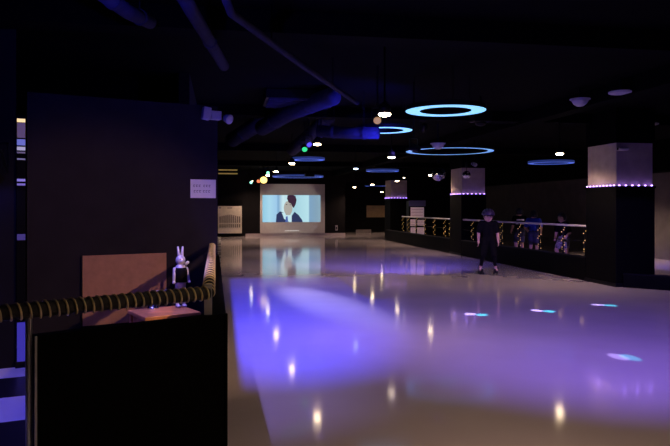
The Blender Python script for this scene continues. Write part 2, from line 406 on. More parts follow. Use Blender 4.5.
# ------------------------------------------------------------------ far end: screen, cabinets
d = 34.45
sx0, sx1 = at(260, 207, d).x, at(326.3, 207, d).x
r = tag(empty('projection_screen', ((sx0+sx1)/2, YB-.06, .14)), 'pale projection screen showing a film still on the back wall', 'screen')
hw = (sx1-sx0)/2; SH = 2.62
MB().box(-hw, hw, -.02, .02, 0, SH).build('cloth', M['screen'], r)
MB().box(-hw-.03, hw+.03, -.04, .04, SH, SH+.07).build('casing', M['blackmetal'], r)
def emis(name, c, s=1): return mat(name, (0, 0, 0), .9, emit=c, es=s, spec=0)
pic_x0, pic_x1 = -hw+.10*hw*0+ (262.3-260)/66.3*2*hw, -hw+(321.8-260)/66.3*2*hw
pz0, pz1 = (1.54-15.2*d/650)-.14, (1.54+12*d/650)-.14
W_, H_ = pic_x1-pic_x0, pz1-pz0
pics = []
def grad_mat():
    m = bpy.data.materials.new('picture_backdrop'); m.use_nodes = True; nt = m.node_tree; b = nt.nodes['Principled BSDF']
    b.inputs['Base Color'].default_value = (0, 0, 0, 1); b.inputs['Specular IOR Level'].default_value = 0
    tc = nt.nodes.new('ShaderNodeTexCoord'); sx = nt.nodes.new('ShaderNodeSeparateXYZ')
    mr = nt.nodes.new('ShaderNodeMapRange'); mr.inputs[1].default_value = pic_x0; mr.inputs[2].default_value = pic_x1
    cr = nt.nodes.new('ShaderNodeValToRGB'); e = cr.color_ramp.elements
    e[0].position = 0; e[0].color = (.30, .62, .80, 1); e[1].position = 1; e[1].color = (.27, .42, .52, 1)
    for p_, c_ in ((.12, (.42, .72, .88, 1)), (.24, (.36, .62, .86, 1)), (.27, (.22, .42, .66, 1)), (.35, (.62, .85, .9, 1)), (.55, (.40, .68, .78, 1)),
                   (.79, (.50, .80, .88, 1)), (.81, (.22, .38, .56, 1)), (.93, (.24, .38, .50, 1))):
        q_ = e.new(p_); q_.color = c_
    nt.links.new(tc.outputs['Object'], sx.inputs[0]); nt.links.new(sx.outputs[0], mr.inputs[0])
    nt.links.new(mr.outputs[0], cr.inputs[0]); nt.links.new(cr.outputs[0], b.inputs['Emission Color'])
    b.inputs['Emission Strength'].default_value = .95
    return m
def flat(pts, y, name, mm, parent):
    """a flat patch of the projected picture; pts in fractions of its width and height (v upward)"""
    bm = bmesh.new()
    vs = [bm.verts.new((pic_x0+u*W_, y, pz0+v*H_)) for u, v in pts]
    bm.faces.new(vs); me = bpy.data.meshes.new(name); bm.to_mesh(me); bm.free(); me.materials.append(mm)
    o = bpy.data.objects.new(name, me); C.objects.link(o); o.parent = parent; return o
pic = flat([(0, 0), (1, 0), (1, 1), (0, 1)], -.022, 'picture', grad_mat(), r)
def ell(cx, cy, rx, ry, n=20): return [(cx+rx*math.cos(2*PI*k/n), cy+ry*math.sin(2*PI*k/n)) for k in range(n)]
flat([(.23, 0), (.24, .28), (.30, .40), (.36, .35), (.44, .05), (.55, .38), (.62, .26), (.68, .08), (.69, 0)], -.023, 'suit', emis('pic_suit', (.03, .04, .11)), pic)
flat([(.33, .36), (.37, .12), (.46, 0), (.50, 0), (.50, .22), (.48, .36), (.42, .3)], -.0235, 'shirt', emis('pic_shirt', (.55, .78, .85)), pic)
flat([(.40, .2), (.43, .22), (.44, 0), (.39, 0)], -.024, 'tie', emis('pic_tie', (.08, .14, .4)), pic)
flat(ell(.44, .52, .075, .26), -.0245, 'face', emis('pic_face', (.42, .40, .36)), pic)
flat([(.40, .26), (.48, .26), (.49, .42), (.39, .42)], -.0242, 'neck', emis('pic_neck', (.36, .40, .34)), pic)
flat([(.43, .99), (.42, .86), (.45, .72), (.49, .68), (.51, .58), (.535, .52), (.57, .66), (.585, .82), (.565, .96), (.53, 1), (.47, 1)], -.025, 'hair', emis('pic_hair', (.05, .022, .045)), pic)
flat([(.40, .66), (.425, .665), (.425, .64), (.40, .635)], -.0252, 'eye', emis('pic_eye', (.08, .05, .06)), pic)
flat([(.465, .65), (.49, .655), (.49, .63), (.465, .625)], -.0252, 'eye', emis('pic_eye_b', (.08, .05, .06)), pic)
m = MB()
for k in range(9): m.box(-hw+.38*2*hw+k*.085, -hw+.38*2*hw+k*.085+.06, -.023, -.021, .12, .155)
m.build('caption', emis('pic_caption', (.75, .75, .72)), r)
# projector that throws the picture: real light for the grey margin of the screen
pp = empty('projector', (3.7, 27.5, 2.9)); tag(pp, 'dark ceiling projector facing the screen at the far end', 'projector')
MB().box(-.2, .2, -.16, .16, -.06, .08, bev=.02).build('body', M['blackmetal'], pp)
MB().tube([(0, 0, .08), (0, 0, .55)], .02).build('mount', M['blackmetal'], pp)
MB().tube([(.06, .16, 0), (.06, .2, 0)], .04).build('lens', M['chrome'], pp)
lamp_spot('projector_beam', (3.76, 27.75, 2.9), (3.7, 34.5, 1.45), 260, (1, .86, .74), 27, .12, .01, pp)

# white cabinet at far left of the back wall
x0, x1 = at(218, 207, 34.2).x, at(241.5, 207, 34.2).x
r = tag(empty('white_cabinet', ((x0+x1)/2, YB-.32, 0)), 'white standing cabinet with dark slotted front at the far left of the back wall', 'cabinet')
hw2 = (x1-x0)/2
cab = mat('cream_cabinet', (.62, .56, .46), .5, noise=.08)
MB().box(-hw2, hw2, -.3, .3, .18, 1.6, bev=.01).build('body', cab, r)
MB().box(-hw2+.02, hw2-.02, -.28, .28, 0, .18).build('base', M['black'], r)
MB().box(-hw2-.01, hw2+.01, -.31, .31, 1.6, 1.9).build('header', M['black'], r)
for z0_, z1_ in ((.72, 1.05), (.48, .66)):
    m = MB()
    for k in range(11):
        u = (k+.5)/11; x = -hw2+.06+u*(2*hw2-.12)
        top = z1_ + (.10*math.cos((u-.5)*PI)**2 if z1_ > 1 else 0)
        m.box(x-.02, x+.02, -.312, -.29, z0_, top)
    m.build('grille', M['black'], r)
MB().box(-.14, .12, -.308, -.29, 1.47, 1.51).build('name_plate', M['ink'], r)
MB().box(-hw2+.05, -hw2+.16, -.308, -.29, 1.47, 1.52).build('badge', M['ink'], r)
# display cabinet with pale panels behind the far railing
dp = at(417.2, 207, 28.0)
r = tag(empty('display_cabinet', (dp.x, dp.y, 0), -.05), 'tall black display cabinet with pale panels behind the far railing', 'cabinet')
MB().box(-.36, .36, 0, .5, 0, 1.8).build('case', M['blackmetal'], r)
MB().box(-.37, .37, -.03, .0, 1.57, 1.82).build('top_frame', mat('slate_frame', (.10, .10, .22), .4), r)
pnl = mat('pale_pink_panel', (.62, .48, .52), .6, emit=(.9, .62, .72), es=.12, noise=.2, nscale=30)
for x0_, x1_, z0_, z1_ in ((-.29, .29, 1.10, 1.53), (-.30, -.03, .72, 1.00), (.01, .34, .74, .98), (-.29, -.06, .36, .66), (0, .32, .36, .66)):
    pb = MB().box(x0_, x1_, -.03, .0, z0_, z1_).build('panel', pnl, r)
    m = MB()
    for k in range(3):
        zz = z0_+(z1_-z0_)*(k+.6)/3.4
        m.box(x0_+.03, x1_-.05, -.033, -.03, zz, zz+.015)
    m.build('print', mat('panel_print', (.30, .10, .16), .6), pb)
# lit panel in the passage beyond the back wall
q0, q1 = at(367, 217.3, 40), at(386, 205.5, 40)
r = tag(empty('wall_panel', (q0.x, 39.17, q0.z)), 'tan panel on the wall of the passage left of the farthest column', 'panel')
MB().box(0, q1.x-q0.x, -.02, .02, 0, q1.z-q0.z).build('board', mat('tan_panel', (.50, .36, .20), .6, noise=.1), r)
MB().box(-.03, q1.x-q0.x+.03, -.03, .02, -.04, 0).build('rail', M['blackmetal'], r)
q = at(338.5, 229, 34.5)
r = tag(empty('wall_socket', (q.x, YB-.03, q.z-.1)), 'small pale socket plate on the black wall right of the screen', 'socket')
MB().box(-.06, .06, -.015, .03, 0, .28, bev=.005).build('plate', M['dim_white'], r)
MB().box(-.03, .03, -.02, -.01, .06, .2).build('insert', M['blackmetal'], r)

# ------------------------------------------------------------------ ceiling: ring lights
def ring_light(px, py, z, R, r_in, mm, rim, label, power=6, d=None):
    d = d or (z-CAMH)*650/(207-py); p = at(px, py, d); p.z = z
    r = tag(empty('ring_light', p), label, 'ring light', 'ring lights under the black ceiling')
    MB().lathe([(r_in, 0), (R, 0), (R, .012), (r_in, .012), (r_in, 0)], 64).build('diffuser', mm, r)
    MB().lathe([(r_in-.006, .0), (r_in, .06), (R, .06), (R+.006, .0), (R+.006, .066), (r_in-.006, .066), (r_in-.006, .0)], 64).build('housing', rim, r)
    for k in range(3):
        a = 2*PI*k/3+.4; q = (R+r_in)/2
        MB().tube([(q*math.cos(a), q*math.sin(a), .066), (q*math.cos(a), q*math.sin(a), 3.449-z)], .004, 6).build('cable', M['blackmetal'], r)
    return r
ring_light(445.5, 111, 2.9, .56, .365, M['cyan'], M['blackmetal'], 'nearest ring light, wide cyan band high over the right of the rink')
ring_light(449.5, 151.5, 2.9, 1.06, .92, M['thin_cyan'], M['blackmetal'], 'largest thin cyan ring light hanging above the two mirror balls')
ring_light(551, 163.3, 2.85, .66, .52, M['blue_ring'], M['cyan_rim'], 'small blue ring light to the left of the nearest column')
ring_light(384, 130.5, 2.9, .50, .35, M['cyan'], M['blackmetal'], 'small cyan ring light just left of the nearest ring, half hidden by the round duct')
ring_light(308, 160, 2.9, .48, .34, M['blue_ring'], M['cyan_rim'], 'small blue ring light above right of the projection screen')
ring_light(298, 177, 2.9, 1.15, 1.0, M['blue_ring'], M['cyan_rim'], 'wide blue ring light directly above the projection screen')
ring_light(382.5, 171.3, 2.9, .62, .50, M['blue_ring'], M['cyan_rim'], 'blue ring light above the farthest column')
ring_light(376, 186, 2.57, .55, .45, M['blue_ring'], M['blackmetal'], 'faint smallest blue ring light low at the passage opening', d=32)

def stage_light(name, p, target, label, lens, body=M['blackmetal'], size=1.0, drop=None, power=0, col=(1, 1, 1), ang=20, blend=.3, lr=.03):
    p = Vector(p)
    r = tag(empty(name, p), label, 'stage light', 'stage lights on the ceiling')
    d = (Vector(target)-p).normalized(); q = d.to_track_quat('-Z', 'Y').to_matrix().to_4x4()
    s = size
    can = MB().lathe([(.0, .16*s), (.06*s, .15*s), (.075*s, .08*s), (.08*s, -.08*s), (.072*s, -.08*s), (.068*s, .06*s), (0, .06*s)], 20, q).build('can', body, r, smooth=False)
    MB().lathe([(.066*s, -.055*s), (.05*s, -.072*s), (0, -.078*s)], 18, q).build('lens', lens, can)
    y = MB().box(-.1*s, -.085*s, -.012, .012, -.02, .2*s).box(.085*s, .1*s, -.012, .012, -.02, .2*s).box(-.1*s, .1*s, -.012, .012, .19*s, .21*s)
    y.build('yoke', M['blackmetal'], r)
    MB().tube([(0, 0, .2*s), (0, 0, 3.45-p.z)], .014, 8).build('hanger', M['blackmetal'], r)
    if power: lamp_spot('stage_beam', p + d*.12*s, target, power, col, ang, blend, lr, r)
    return r
# ------------------------------------------------------------------ downlights
dl_lens = MB().lathe([(.05, 0), (.05, .008), (0, .01)], 16)
def downlight(p, label, power, lens, size=1.0, big=False, ang=150):
    r = tag(empty('downlight', p), label, 'ceiling light', 'warm downlights in rows')
    MB().lathe([(.075*size, 0), (.085*size, .0), (.08*size, .10*size), (.03*size, .14*size), (.012, .16*size), (.012, 3.45-p[2])], 20).build('housing', M['blackmetal'], r, smooth=True)
    MB().ball((0, 0, -.014), (.085*size, .085*size, .03*size), 16, 8).build('lens', lens, r, smooth=True)
    if power: lamp_spot('downlight_beam', (p[0], p[1], p[2]-.05), (p[0], p[1], 0), power, WARM, ang, .9, .06, r)
    return r
left_row = [(1.5, 33.4, 2.88, 'farthest downlight of the left row, above the white cabinet'),
            (1.9, 30.6, 2.85, 'second farthest downlight of the left row, over the left edge of the screen'),
            (1.95, 27.9, 2.9, 'third farthest downlight of the left row, above the left part of the screen'),
            (1.78, 21.5, 2.72, 'fourth farthest downlight of the left row, above the screen'),
            (1.80, 16.8, 2.68, 'small warm downlight over the screen and below the blue duct'),
            (1.95, 13.3, 2.85, 'downlight of the left row beside the violet stage light'),
            (1.92, 7.55, 2.66, 'bright warm downlight flaring in front of the round blue duct')]
for x, y, z, lb in left_row: downlight((x, y, z), lb, P_DOWN*(.7 if y < 25 else 1.3), M['warm_lens'], .9)
right_row = [(6.95, 33.8, 2.6, 'farthest warm downlight of the right row, left of the passage'),
             (6.7, 28.6, 2.56, 'warm downlight of the right row in front of the passage opening'),
             (6.95, 25.3, 2.6, 'warm downlight of the right row, between farthest column and display cabinet'),
             (6.9, 20.9, 2.62, 'warm downlight of the right row, beside the larger mirror ball'),
             (6.7, 12.1, 2.62, 'flaring warm downlight beside the top of the nearest column')]
for x, y, z, lb in right_row: downlight((x, y, z), lb, P_DOWN, M['warm_lens'], .9)
p = at(391.5, 156.7, 14.6); downlight(p, 'single soft downlight between the two cyan ring lights', P_DOWN*.5, M['soft_lens'], 1.0)
p = at(381.7, 191.8, 37.5); downlight(p, 'lowest warm downlight inside the dark passage', P_DOWN*.7, M['warm_lens'], .9)
p = at(355.8, 168.3, 20); downlight(p, 'cool bluish downlight right of the screen', P_DOWN*.2, M['cool_lens'], .9)
p = at(404, 177.5, 24.5); downlight(p, 'dim small downlight above the farthest column', 0, M['soft_lens'], .5)
# rows go on behind the camera and out of the frame: the nearest of them still light the foreground
for x, y, lb in ((1.9, 3.1, 'overhead warm downlight of the left row nearest the handrail corner'), (6.8, 2.0, 'overhead warm downlight of the right row nearest the camera')):
    downlight((x, y, 2.7), lb, P_DOWN*.6, M['warm_lens'], .9)
downlight((.3, 1.5, 2.7), 'added overhead warm fill light over the booth entry in front of the roped handrail', 75, M['soft_lens'], .9, ang=110)  # fill light added to brighten the rope on the near handrail
stage_light('stage_light', (2.2, 2.4, 2.42), (-1.2, 7.6, .6), 'added overhead warm spot aimed across the rink edge at the brown board', M['soft_lens'], size=.9, power=420, col=(1, .6, .36), ang=40, blend=.6, lr=.02)  # spot added beside the row to light the board and cast the rail shadow
downlight((11.2, 17.3, 2.85), 'added pale fill light over the side area, hidden behind the nearest column', 560, M['soft_lens'], .9, ang=112)  # fill light added to brighten the wall behind the children

# ------------------------------------------------------------------ stage lights
stage_light('stage_light', at(304.5, 148.5, 14.5), (1.5, 9, 0), 'green glowing stage light above right of the screen', M['green_lens'], size=.9)
vio = mat('violet_can', (.25, .2, .55), .4)
stage_light('stage_light', at(308.5, 143.5, 13.8), (3, 9, 0), 'violet tinted stage light just above the green stage light', M['blue_lens'], vio, .8)
stage_light('stage_light', at(321, 135, 12.6), (4, 6, 0), 'small violet stage light right of the green stage light', M['blue_lens'], vio, .5)
stage_light('stage_light', at(377.5, 119.5, 8.8), at(370, 175, 7), 'amber faced stage light beside the flaring downlight', mat('dull_amber', (.8, .55, .25), .4, emit=(1, .6, .22), es=.3), size=.8)
stage_light('stage_light', at(474.5, 164.5, 18.5), (9, 10, 0), 'small pale stage light right above the smaller mirror ball', M['dim_white'], M['dim_white'], .7)
stage_light('stage_light', at(263.5, 179.5, 29.6), (1.8, 20, .5), 'glowing yellow stage light at the top left corner of the screen', mat('yellow_lens', (.9, .7, .2), .4, emit=(1, .72, .2), es=2.2), size=2.4)
stage_light('stage_light', at(268, 172.7, 27.2), (1.2, 15, .5), 'greenish stage light above the glowing yellow stage light', mat('pale_green_lens', (.5, .9, .6), .4, emit=(.3, 1, .6), es=1.6), size=1.0)
stage_light('stage_light', at(258.5, 181, 30), (1.2, 15, .5), 'reddish stage light left of the glowing yellow stage light', mat('red_lens', (.9, .3, .2), .4, emit=(1, .25, .1), es=1.2), size=1.2)
stage_light('stage_light', at(251, 182.3, 30), (1, 18, .5), 'pale green stage light over the white cabinet', mat('mint_lens', (.6, .9, .8), .4, emit=(.4, 1, .8), es=1.4), size=1.0)
stage_light('stage_light', at(-3, 165, 5.9), at(14, 240, 6.2), 'blue stage light cut by the left edge of the picture', M['blue_lens'], size=1.0, power=6, col=(.1, .08, 1), ang=120, blend=1)

# ------------------------------------------------------------------ mirror balls
def mirror_ball(p, rad, label):
    r = tag(empty('mirror_ball', p), label, 'mirror ball', 'mirror balls')
    bm = MB(); bm.ball((0, 0, 0), rad*.97, 20, 12); bm.build('core', M['blackmetal'], r)
    m = MB(); nr = 12
    for i in range(1, nr):
        th = PI*i/nr; n = max(4, int(2*nr*math.sin(th)))
        for k in range(n):
            ph = 2*PI*k/n; nrm = Vector((math.sin(th)*math.cos(ph), math.sin(th)*math.sin(ph), math.cos(th)))
            q = nrm.to_track_quat('Z', 'Y').to_matrix().to_4x4()
            hs = rad*PI/nr*.46
            m.box(-hs, hs, -hs, hs, -.004, .004, Matrix.Translation(nrm*rad) @ q)
    m.build('tiles', M['mirror'], r)
    MB().tube([(0, 0, rad), (0, 0, 3.45-p[2])], .008, 8).build('rod', M['blackmetal'], r)
    MB().tube([(0, 0, rad+.12), (0, 0, rad+.24)], .04, 14).build('motor', M['blackmetal'], r)
    return r
mirror_ball(at(438.5, 174.3, 19.5), .2, 'larger mirror ball hanging left of the middle column')
mirror_ball(at(466.5, 175, 18.8), .115, 'smaller mirror ball hanging in front of the middle column')

# ------------------------------------------------------------------ ducts, pipes and small ceiling fittings
def duct(name, pts, rad, label, bands=True, mm=None):
    pts = [Vector(p) for p in pts]
    r = tag(empty(name, pts[0]), label, 'duct' if 'duct' in name else 'pipe')
    MB().tube(pts, rad, 20).build('shell', mm or M['duct'], r, smooth=True, world=True)
    L = sum((b_-a_).length for a_, b_ in zip(pts, pts[1:]))
    for a_, b_ in zip(pts, pts[1:]):
        n = max(1, int((b_-a_).length/1.2))
        for k in range(n):
            c = a_.lerp(b_, (k+.5)/n); t = (b_-a_).normalized()
            if bands: MB().tube([c-t*.02, c+t*.02], rad+.008, 20).build('band', M['duct'], r, world=True)
        c = a_.lerp(b_, .5); MB().tube([c+Vector((0, 0, rad)), Vector((c.x, c.y, 3.45))], .006, 6).build('hanger', M['blackmetal'], r, world=True)
    return r
def arc(pts, n=8):
    """smooth polyline through the points"""
    pts = [Vector(p) for p in pts]; out = []
    P_ = [pts[0]*2-pts[1]] + pts + [pts[-1]*2-pts[-2]]
    for i in range(1, len(P_)-2):
        for k in range(n):
            t = k/n; a_, b_, c_, d_ = P_[i-1:i+3]
            out.append(.5*((2*b_)+(c_-a_)*t+(2*a_-5*b_+4*c_-d_)*t*t+(3*b_-a_-3*c_+d_)*t**3))
    return out + [pts[-1]]
duct('round_duct', [at(172, -25, 4.3), at(190, 8, 4.9), at(224, 66, 6.9)], .055, 'blue lit duct running into the dark at the top left of the middle')
duct('ceiling_pipe', [at(215, -30, 4.1), at(231, 13, 4.9), at(300, 64, 7.0), at(357, 103, 9.6)], .032, 'long thin pipe slanting down across the ceiling to the blue duct', bands=False)
duct('round_duct', [at(318, 131, 11.0), at(350, 133, 10.8), at(378, 133, 10.6)], .10, 'thick blue lit level duct beside the small half hidden cyan ring')
duct('round_duct', [at(262, 128, 12.4), at(290, 112, 11.4), at(333, 96, 10.2)], .15, 'broad slanting duct above the green stage light')
duct('round_duct', [at(232, 140, 15), at(258, 124, 14), at(280, 106, 13)], .17, 'broad slanting duct right of the emergency light')
duct('round_duct', [at(292, 150, 16), at(318, 128, 14.5), at(340, 104, 13)], .15, 'broad slanting duct ending above the thick level duct')
duct('round_duct', [at(95, -12, 4.6), at(128, 12, 5.2), at(150, 22, 5.8)], .06, 'short blue lit duct above the charcoal wall at top left')
# slatted vent
v = at(300, 108, 11)
r = tag(empty('ceiling_vent', (v.x, v.y, 3.3)), 'slatted dark ceiling vent above the broad slanting ducts', 'vent')
MB().box(-.6, .6, -.5, .5, 0, .14).build('box', M['blackmetal'], r)
for k in range(6): MB().box(-.55, .55, -.45+k*.17, -.40+k*.17, -.03, 0).build('slat', M['duct'], r)
def fitting(p, kind, label, cat):
    r = tag(empty(kind, p), label, cat)
    if kind == 'ceiling_speaker':
        MB().lathe([(.0, -.09), (.05, -.085), (.1, -.05), (.13, 0), (.13, .02), (0, .02)], 24).build('dome', M['dim_white'], r, smooth=True)
        MB().lathe([(.16, .02), (.16, .035), (0, .035)], 24).build('flange', M['dim_white'], r)
        MB().tube([(0, 0, .03), (0, 0, 3.45-p[2])], .02, 8).build('stem', M['blackmetal'], r)
    else:
        MB().lathe([(0, -.012), (.15, -.01), (.17, .0), (.17, .02), (0, .02)], 28).build('disc', M['dim_white'], r)
        MB().lathe([(.13, .02), (.13, .05), (0, .05)], 24).build('base', M['blackmetal'], r)
        MB().tube([(0, 0, .05), (0, 0, 3.45-p[2])], .015, 8).build('stem', M['blackmetal'], r)
fitting(at(580, 101, 10.4), 'ceiling_speaker', 'pale half dome fitting on the dark ceiling left of the pale disc', 'fitting')
fitting(at(620.5, 93, 9.6), 'ceiling_disc', 'pale flat disc fitting on the ceiling at upper right', 'fitting')
fitting(at(650, 124.5, 13.5), 'ceiling_disc', 'dim flat disc fitting on the ceiling above the nearest column', 'fitting')
fitting(at(438, 145, 13.5), 'ceiling_speaker', 'dim half dome fitting above the thin cyan ring', 'fitting')
q = at(618.5, 148, 12.2)
r = tag(empty('security_camera', (XR+.06, 11.34, q.z)), 'small violet lit camera on the upper corner of the nearest column', 'camera')
MB().box(-.02, .06, 0, .07, -.02, .03).build('bracket', M['dim_white'], r)
MB().caps((-.05, -.06, 0), (.12, -.05, .01), .035, .035).build('body', M['dim_white'], r, smooth=True)
MB().tube([(-.09, -.06, 0), (-.085, -.06, 0)], .025).build('lens', M['black'], r)
# amber lanterns and yellow tubes at far left
for px, sc, lb in ((234, 1, 'brighter amber hanging lantern above the yellow tubes'), (246, .7, 'dimmer amber hanging lantern right of the brighter one')):
    p = at(px, 156, 27)
    r = tag(empty('lantern', p), lb, 'lantern', 'amber lanterns')
    MB().lathe([(.0, -.28), (.12, -.26), (.17, -.1), (.17, .1), (.12, .26), (0, .28)], 20, Matrix.Rotation(.2, 4, 'Y')).build('shade', M['amber_lens'] if sc == 1 else mat('amber_dim', (.5, .3, .1), .5, emit=(.9, .4, .1), es=.03), r, smooth=True)
    MB().lathe([(.05, .27), (.05, .33), (0, .33)], 14).build('cap', M['blackmetal'], r)
    MB().tube([(0, 0, .3), (0, 0, 3.45-p.z)], .008, 6).build('cord', M['blackmetal'], r)
for py, dd_, lb in ((170, 28, 'upper yellow glowing tube at far left above the white cabinet'), (173.6, 27.4, 'lower yellow glowing tube at far left above the white cabinet')):
    p = at(228, py, dd_)
    r = tag(empty('light_tube', p), lb, 'light tube', 'yellow tubes')
    MB().tube([(-.40, 0, 0), (.40, 0, 0)], .025, 10).build('tube', M['yellow_tube'], r)
    for s in (-1, 1): MB().tube([(s*.40, 0, 0), (s*.46, 0, 0)], .03, 10).build('end_cap', M['blackmetal'], r)
    MB().tube([(0, 0, .02), (0, 0, 3.45-p.z)], .006, 6).build('hanger', M['blackmetal'], r)

# ------------------------------------------------------------------ colour lights of the rink
def added_shutter_light(p, target, label, power, col, rect, ang, lr):
    """unseen lamp in an added black box whose square mouth cuts the pool of light: rect = floor x0, x1, y0, y1"""
    p = Vector(p); r = tag(empty('added_shutter_light', p), label, 'stage light', 'added shutter lights over the rink')
    k = .30/p.z
    x0, x1, y0, y1 = [(rect[0]-p.x)*k, (rect[1]-p.x)*k, (rect[2]-p.y)*k, (rect[3]-p.y)*k]
    z = -.30; t = .02
    u0, u1, v0, v1 = min(x0, -.1)-.06, max(x1, .1)+.06, min(y0, -.1)-.06, max(y1, .1)+.06
    m = MB()
    m.box(u0, x0, v0, v1, z-.004, z).box(x1, u1, v0, v1, z-.004, z)
    m.box(x0, x1, v0, y0, z-.004, z).box(x0, x1, y1, v1, z-.004, z)
    m.build('shutter_plate', M['black'], r)
    m = MB()
    m.box(u0-t, u0, v0-t, v1+t, z-.004, .115).box(u1, u1+t, v0-t, v1+t, z-.004, .115)
    m.box(u0, u1, v0-t, v0, z-.004, .115).box(u0, u1, v1, v1+t, z-.004, .115)
    m.box(u0, u1, v0, v1, .1, .115)
    m.build('case', M['black'], r)  # unseen box added to trim the edges of the pool
    MB().tube([(0, 0, .1), (0, 0, 3.45-p.z)], .02, 8).build('hanger', M['blackmetal'], r)
    lamp_spot('added_shutter_beam', p, target, power, col, ang, 1, lr, r)
BLUE = (.06, .06, 1)
added_shutter_light((2.0, -.6, 3.2), (-.9, 15.0, 0), 'unseen overhead lamp in an added black shutter box throwing the deep blue pool on the rink', 50000, BLUE, (.15, 9, 1.5, 14.4), 34, .004)
# white lavender streak beam from the far left row
stage_light('stage_light', (-.2, 21.5, 2.95), (1.6, 10.6, 0), 'far left stage light whose pale beam streaks along the rink', M['cool_lens'], size=.8, power=30000, col=(.55, .52, 1), ang=7.2, blend=1)
added_shutter_light((2.9, 1.2, 3.25), (4.8, 12.5, 0), 'unseen overhead lamp in an added black shutter box washing the middle of the rink in violet', 4600, (.28, .16, 1), (.15, 14, -1, 23), 70, .02)
stage_light('stage_light', (10.8, 12.4, 3.1), (12.0, 14.8, 0), 'violet stage light over the side area right of the nearest column', M['blue_lens'], size=1, power=1100, col=(.22, .15, 1), ang=50, blend=1)
stage_light('stage_light', (-2.6, 4.6, 3.1), (-2.1, 4.9, 0), 'blue stage light over the chequered entry floor', M['blue_lens'], size=1, power=300, col=(.14, .10, 1), ang=95, blend=1)
stage_light('stage_light', (-.75, 4.8, 3.3), (-.15, 5.2, .9), 'added violet stage light over the corner of the roped handrail', M['blue_lens'], size=1, power=300, col=(.34, .26, 1), ang=48, blend=1)  # out-of-frame lamp added for the violet light on rail and wall
stage_light('stage_light', (4.2, 13.2, 3.2), (4.4, 17.0, 0), 'added black lens lamp above the largest thin ring washing the far rink in violet', M['blackmetal'], size=.8, power=2000, col=(.20, .13, 1), ang=74, blend=1)  # wash lamp added for the far floor, lens black so no glow shows
# lamps with black lenses, added for an upward blue wash on the ducts
stage_light('stage_light', (2.9, 9.6, 2.45), (1.2, 11.8, 3.2), 'added blue uplight on the ducts above the rink', M['blackmetal'], size=.7, power=260, col=(.04, .04, 1), ang=150, blend=1)
stage_light('stage_light', (-.5, 3.2, 2.6), (-.2, 5.2, 3.2), 'added blue uplight on the ducts above the handrail', M['blackmetal'], size=.7, power=170, col=(.04, .04, 1), ang=150, blend=1)
# small dancing dots thrown on the floor
dots = tag(empty('dot_projector', (4.4, 10.6, 3.0)), 'black effect light throwing coloured dashes on the floor', 'stage light')
MB().box(-.16, .16, -.12, .12, 0, .18, bev=.02).build('body', M['blackmetal'], dots)
MB().ball((0, 0, -.01), (.1, .1, .06), 18, 10).build('lens', M['blackmetal'], dots, smooth=True)
MB().tube([(0, 0, .18), (0, 0, .45)], .02).build('hanger', M['blackmetal'], dots)
def dot(px, py, pw, c, rad):
    t = at(px, py, 1001/(py-207)); t.z = 0
    s = Vector((4.4, 10.6, 2.9)); dist = (t-s).length
    lamp_spot('dot_beam', s, t, pw, c, 2*math.degrees(math.atan(rad/dist)), .7, .002, dots)
for px, py, k in ((476, 314.3, 1), (543, 310.8, 1), (604, 305, 1), (624, 357, 1.1)):
    dot(px-6, py-.3, 3600*k, (.5, .4, 1), .10); dot(px+6, py+.5, 2700*k, (.05, .75, 1), .10)
dot(302, 427, 220, (.1, 1, .35), .12); dot(447, 383, 160, (.1, .9, .5), .12); dot(592, 365, 80, (.3, .9, .3), .1)

# ------------------------------------------------------------------ people
def voxel(mb, name, m, parent, size, smooth=6):
    o = mb.build(name, m, None)
    md = o.modifiers.new('r', 'REMESH'); md.mode = 'VOXEL'; md.voxel_size = size
    ms = o.modifiers.new('s', 'SMOOTH'); ms.iterations = smooth; ms.factor = .5
    bpy.context.view_layer.update()
    dg = bpy.context.evaluated_depsgraph_get()
    me = bpy.data.meshes.new_from_object(o.evaluated_get(dg)); old = o.data
    o.modifiers.clear(); o.data = me; me.name = name
    if not me.materials: me.materials.append(m)
    for p_ in me.polygons: p_.use_smooth = True
    o.parent = parent
    return o
def lerp(a_, b_, t): return Vector(a_).lerp(Vector(b_), t)
def hand(mb, wrist, d, side, s):
    """palm, four curled fingers of unequal length and a thumb; d points down the forearm, side to the thumb"""
    wrist = Vector(wrist); d = Vector(d).normalized(); side = Vector(side); side = (side-d*side.dot(d)).normalized(); n = d.cross(side)
    pc = wrist + d*.045*s
    mb.ball(pc, (1, 1, 1), 4, 3) if False else None
    for k in (-1.5, -.5, .5, 1.5):
        a_ = wrist + d*.01*s + side*k*.011*s; b_ = wrist + d*.075*s + side*k*.017*s
        mb.caps(a_, b_, .012*s, .010*s, 8)
        L = {1.5: .058, .5: .066, -.5: .060, -1.5: .046}[k]*s
        c_ = b_ + (d*.8+n*.35)*L*.5; e_ = c_ + (d*.45+n*.8)*L*.5
        mb.caps(b_, c_, .0085*s, .008*s, 8); mb.caps(c_, e_, .008*s, .0065*s, 8)
    a_ = wrist + d*.025*s + side*.02*s; b_ = a_ + (side*.8+d*.55+n*.2)*.038*s; c_ = b_ + (side*.25+d*.9+n*.3)*.03*s
    mb.caps(a_, b_, .011*s, .0095*s, 8); mb.caps(b_, c_, .0095*s, .0075*s, 8)
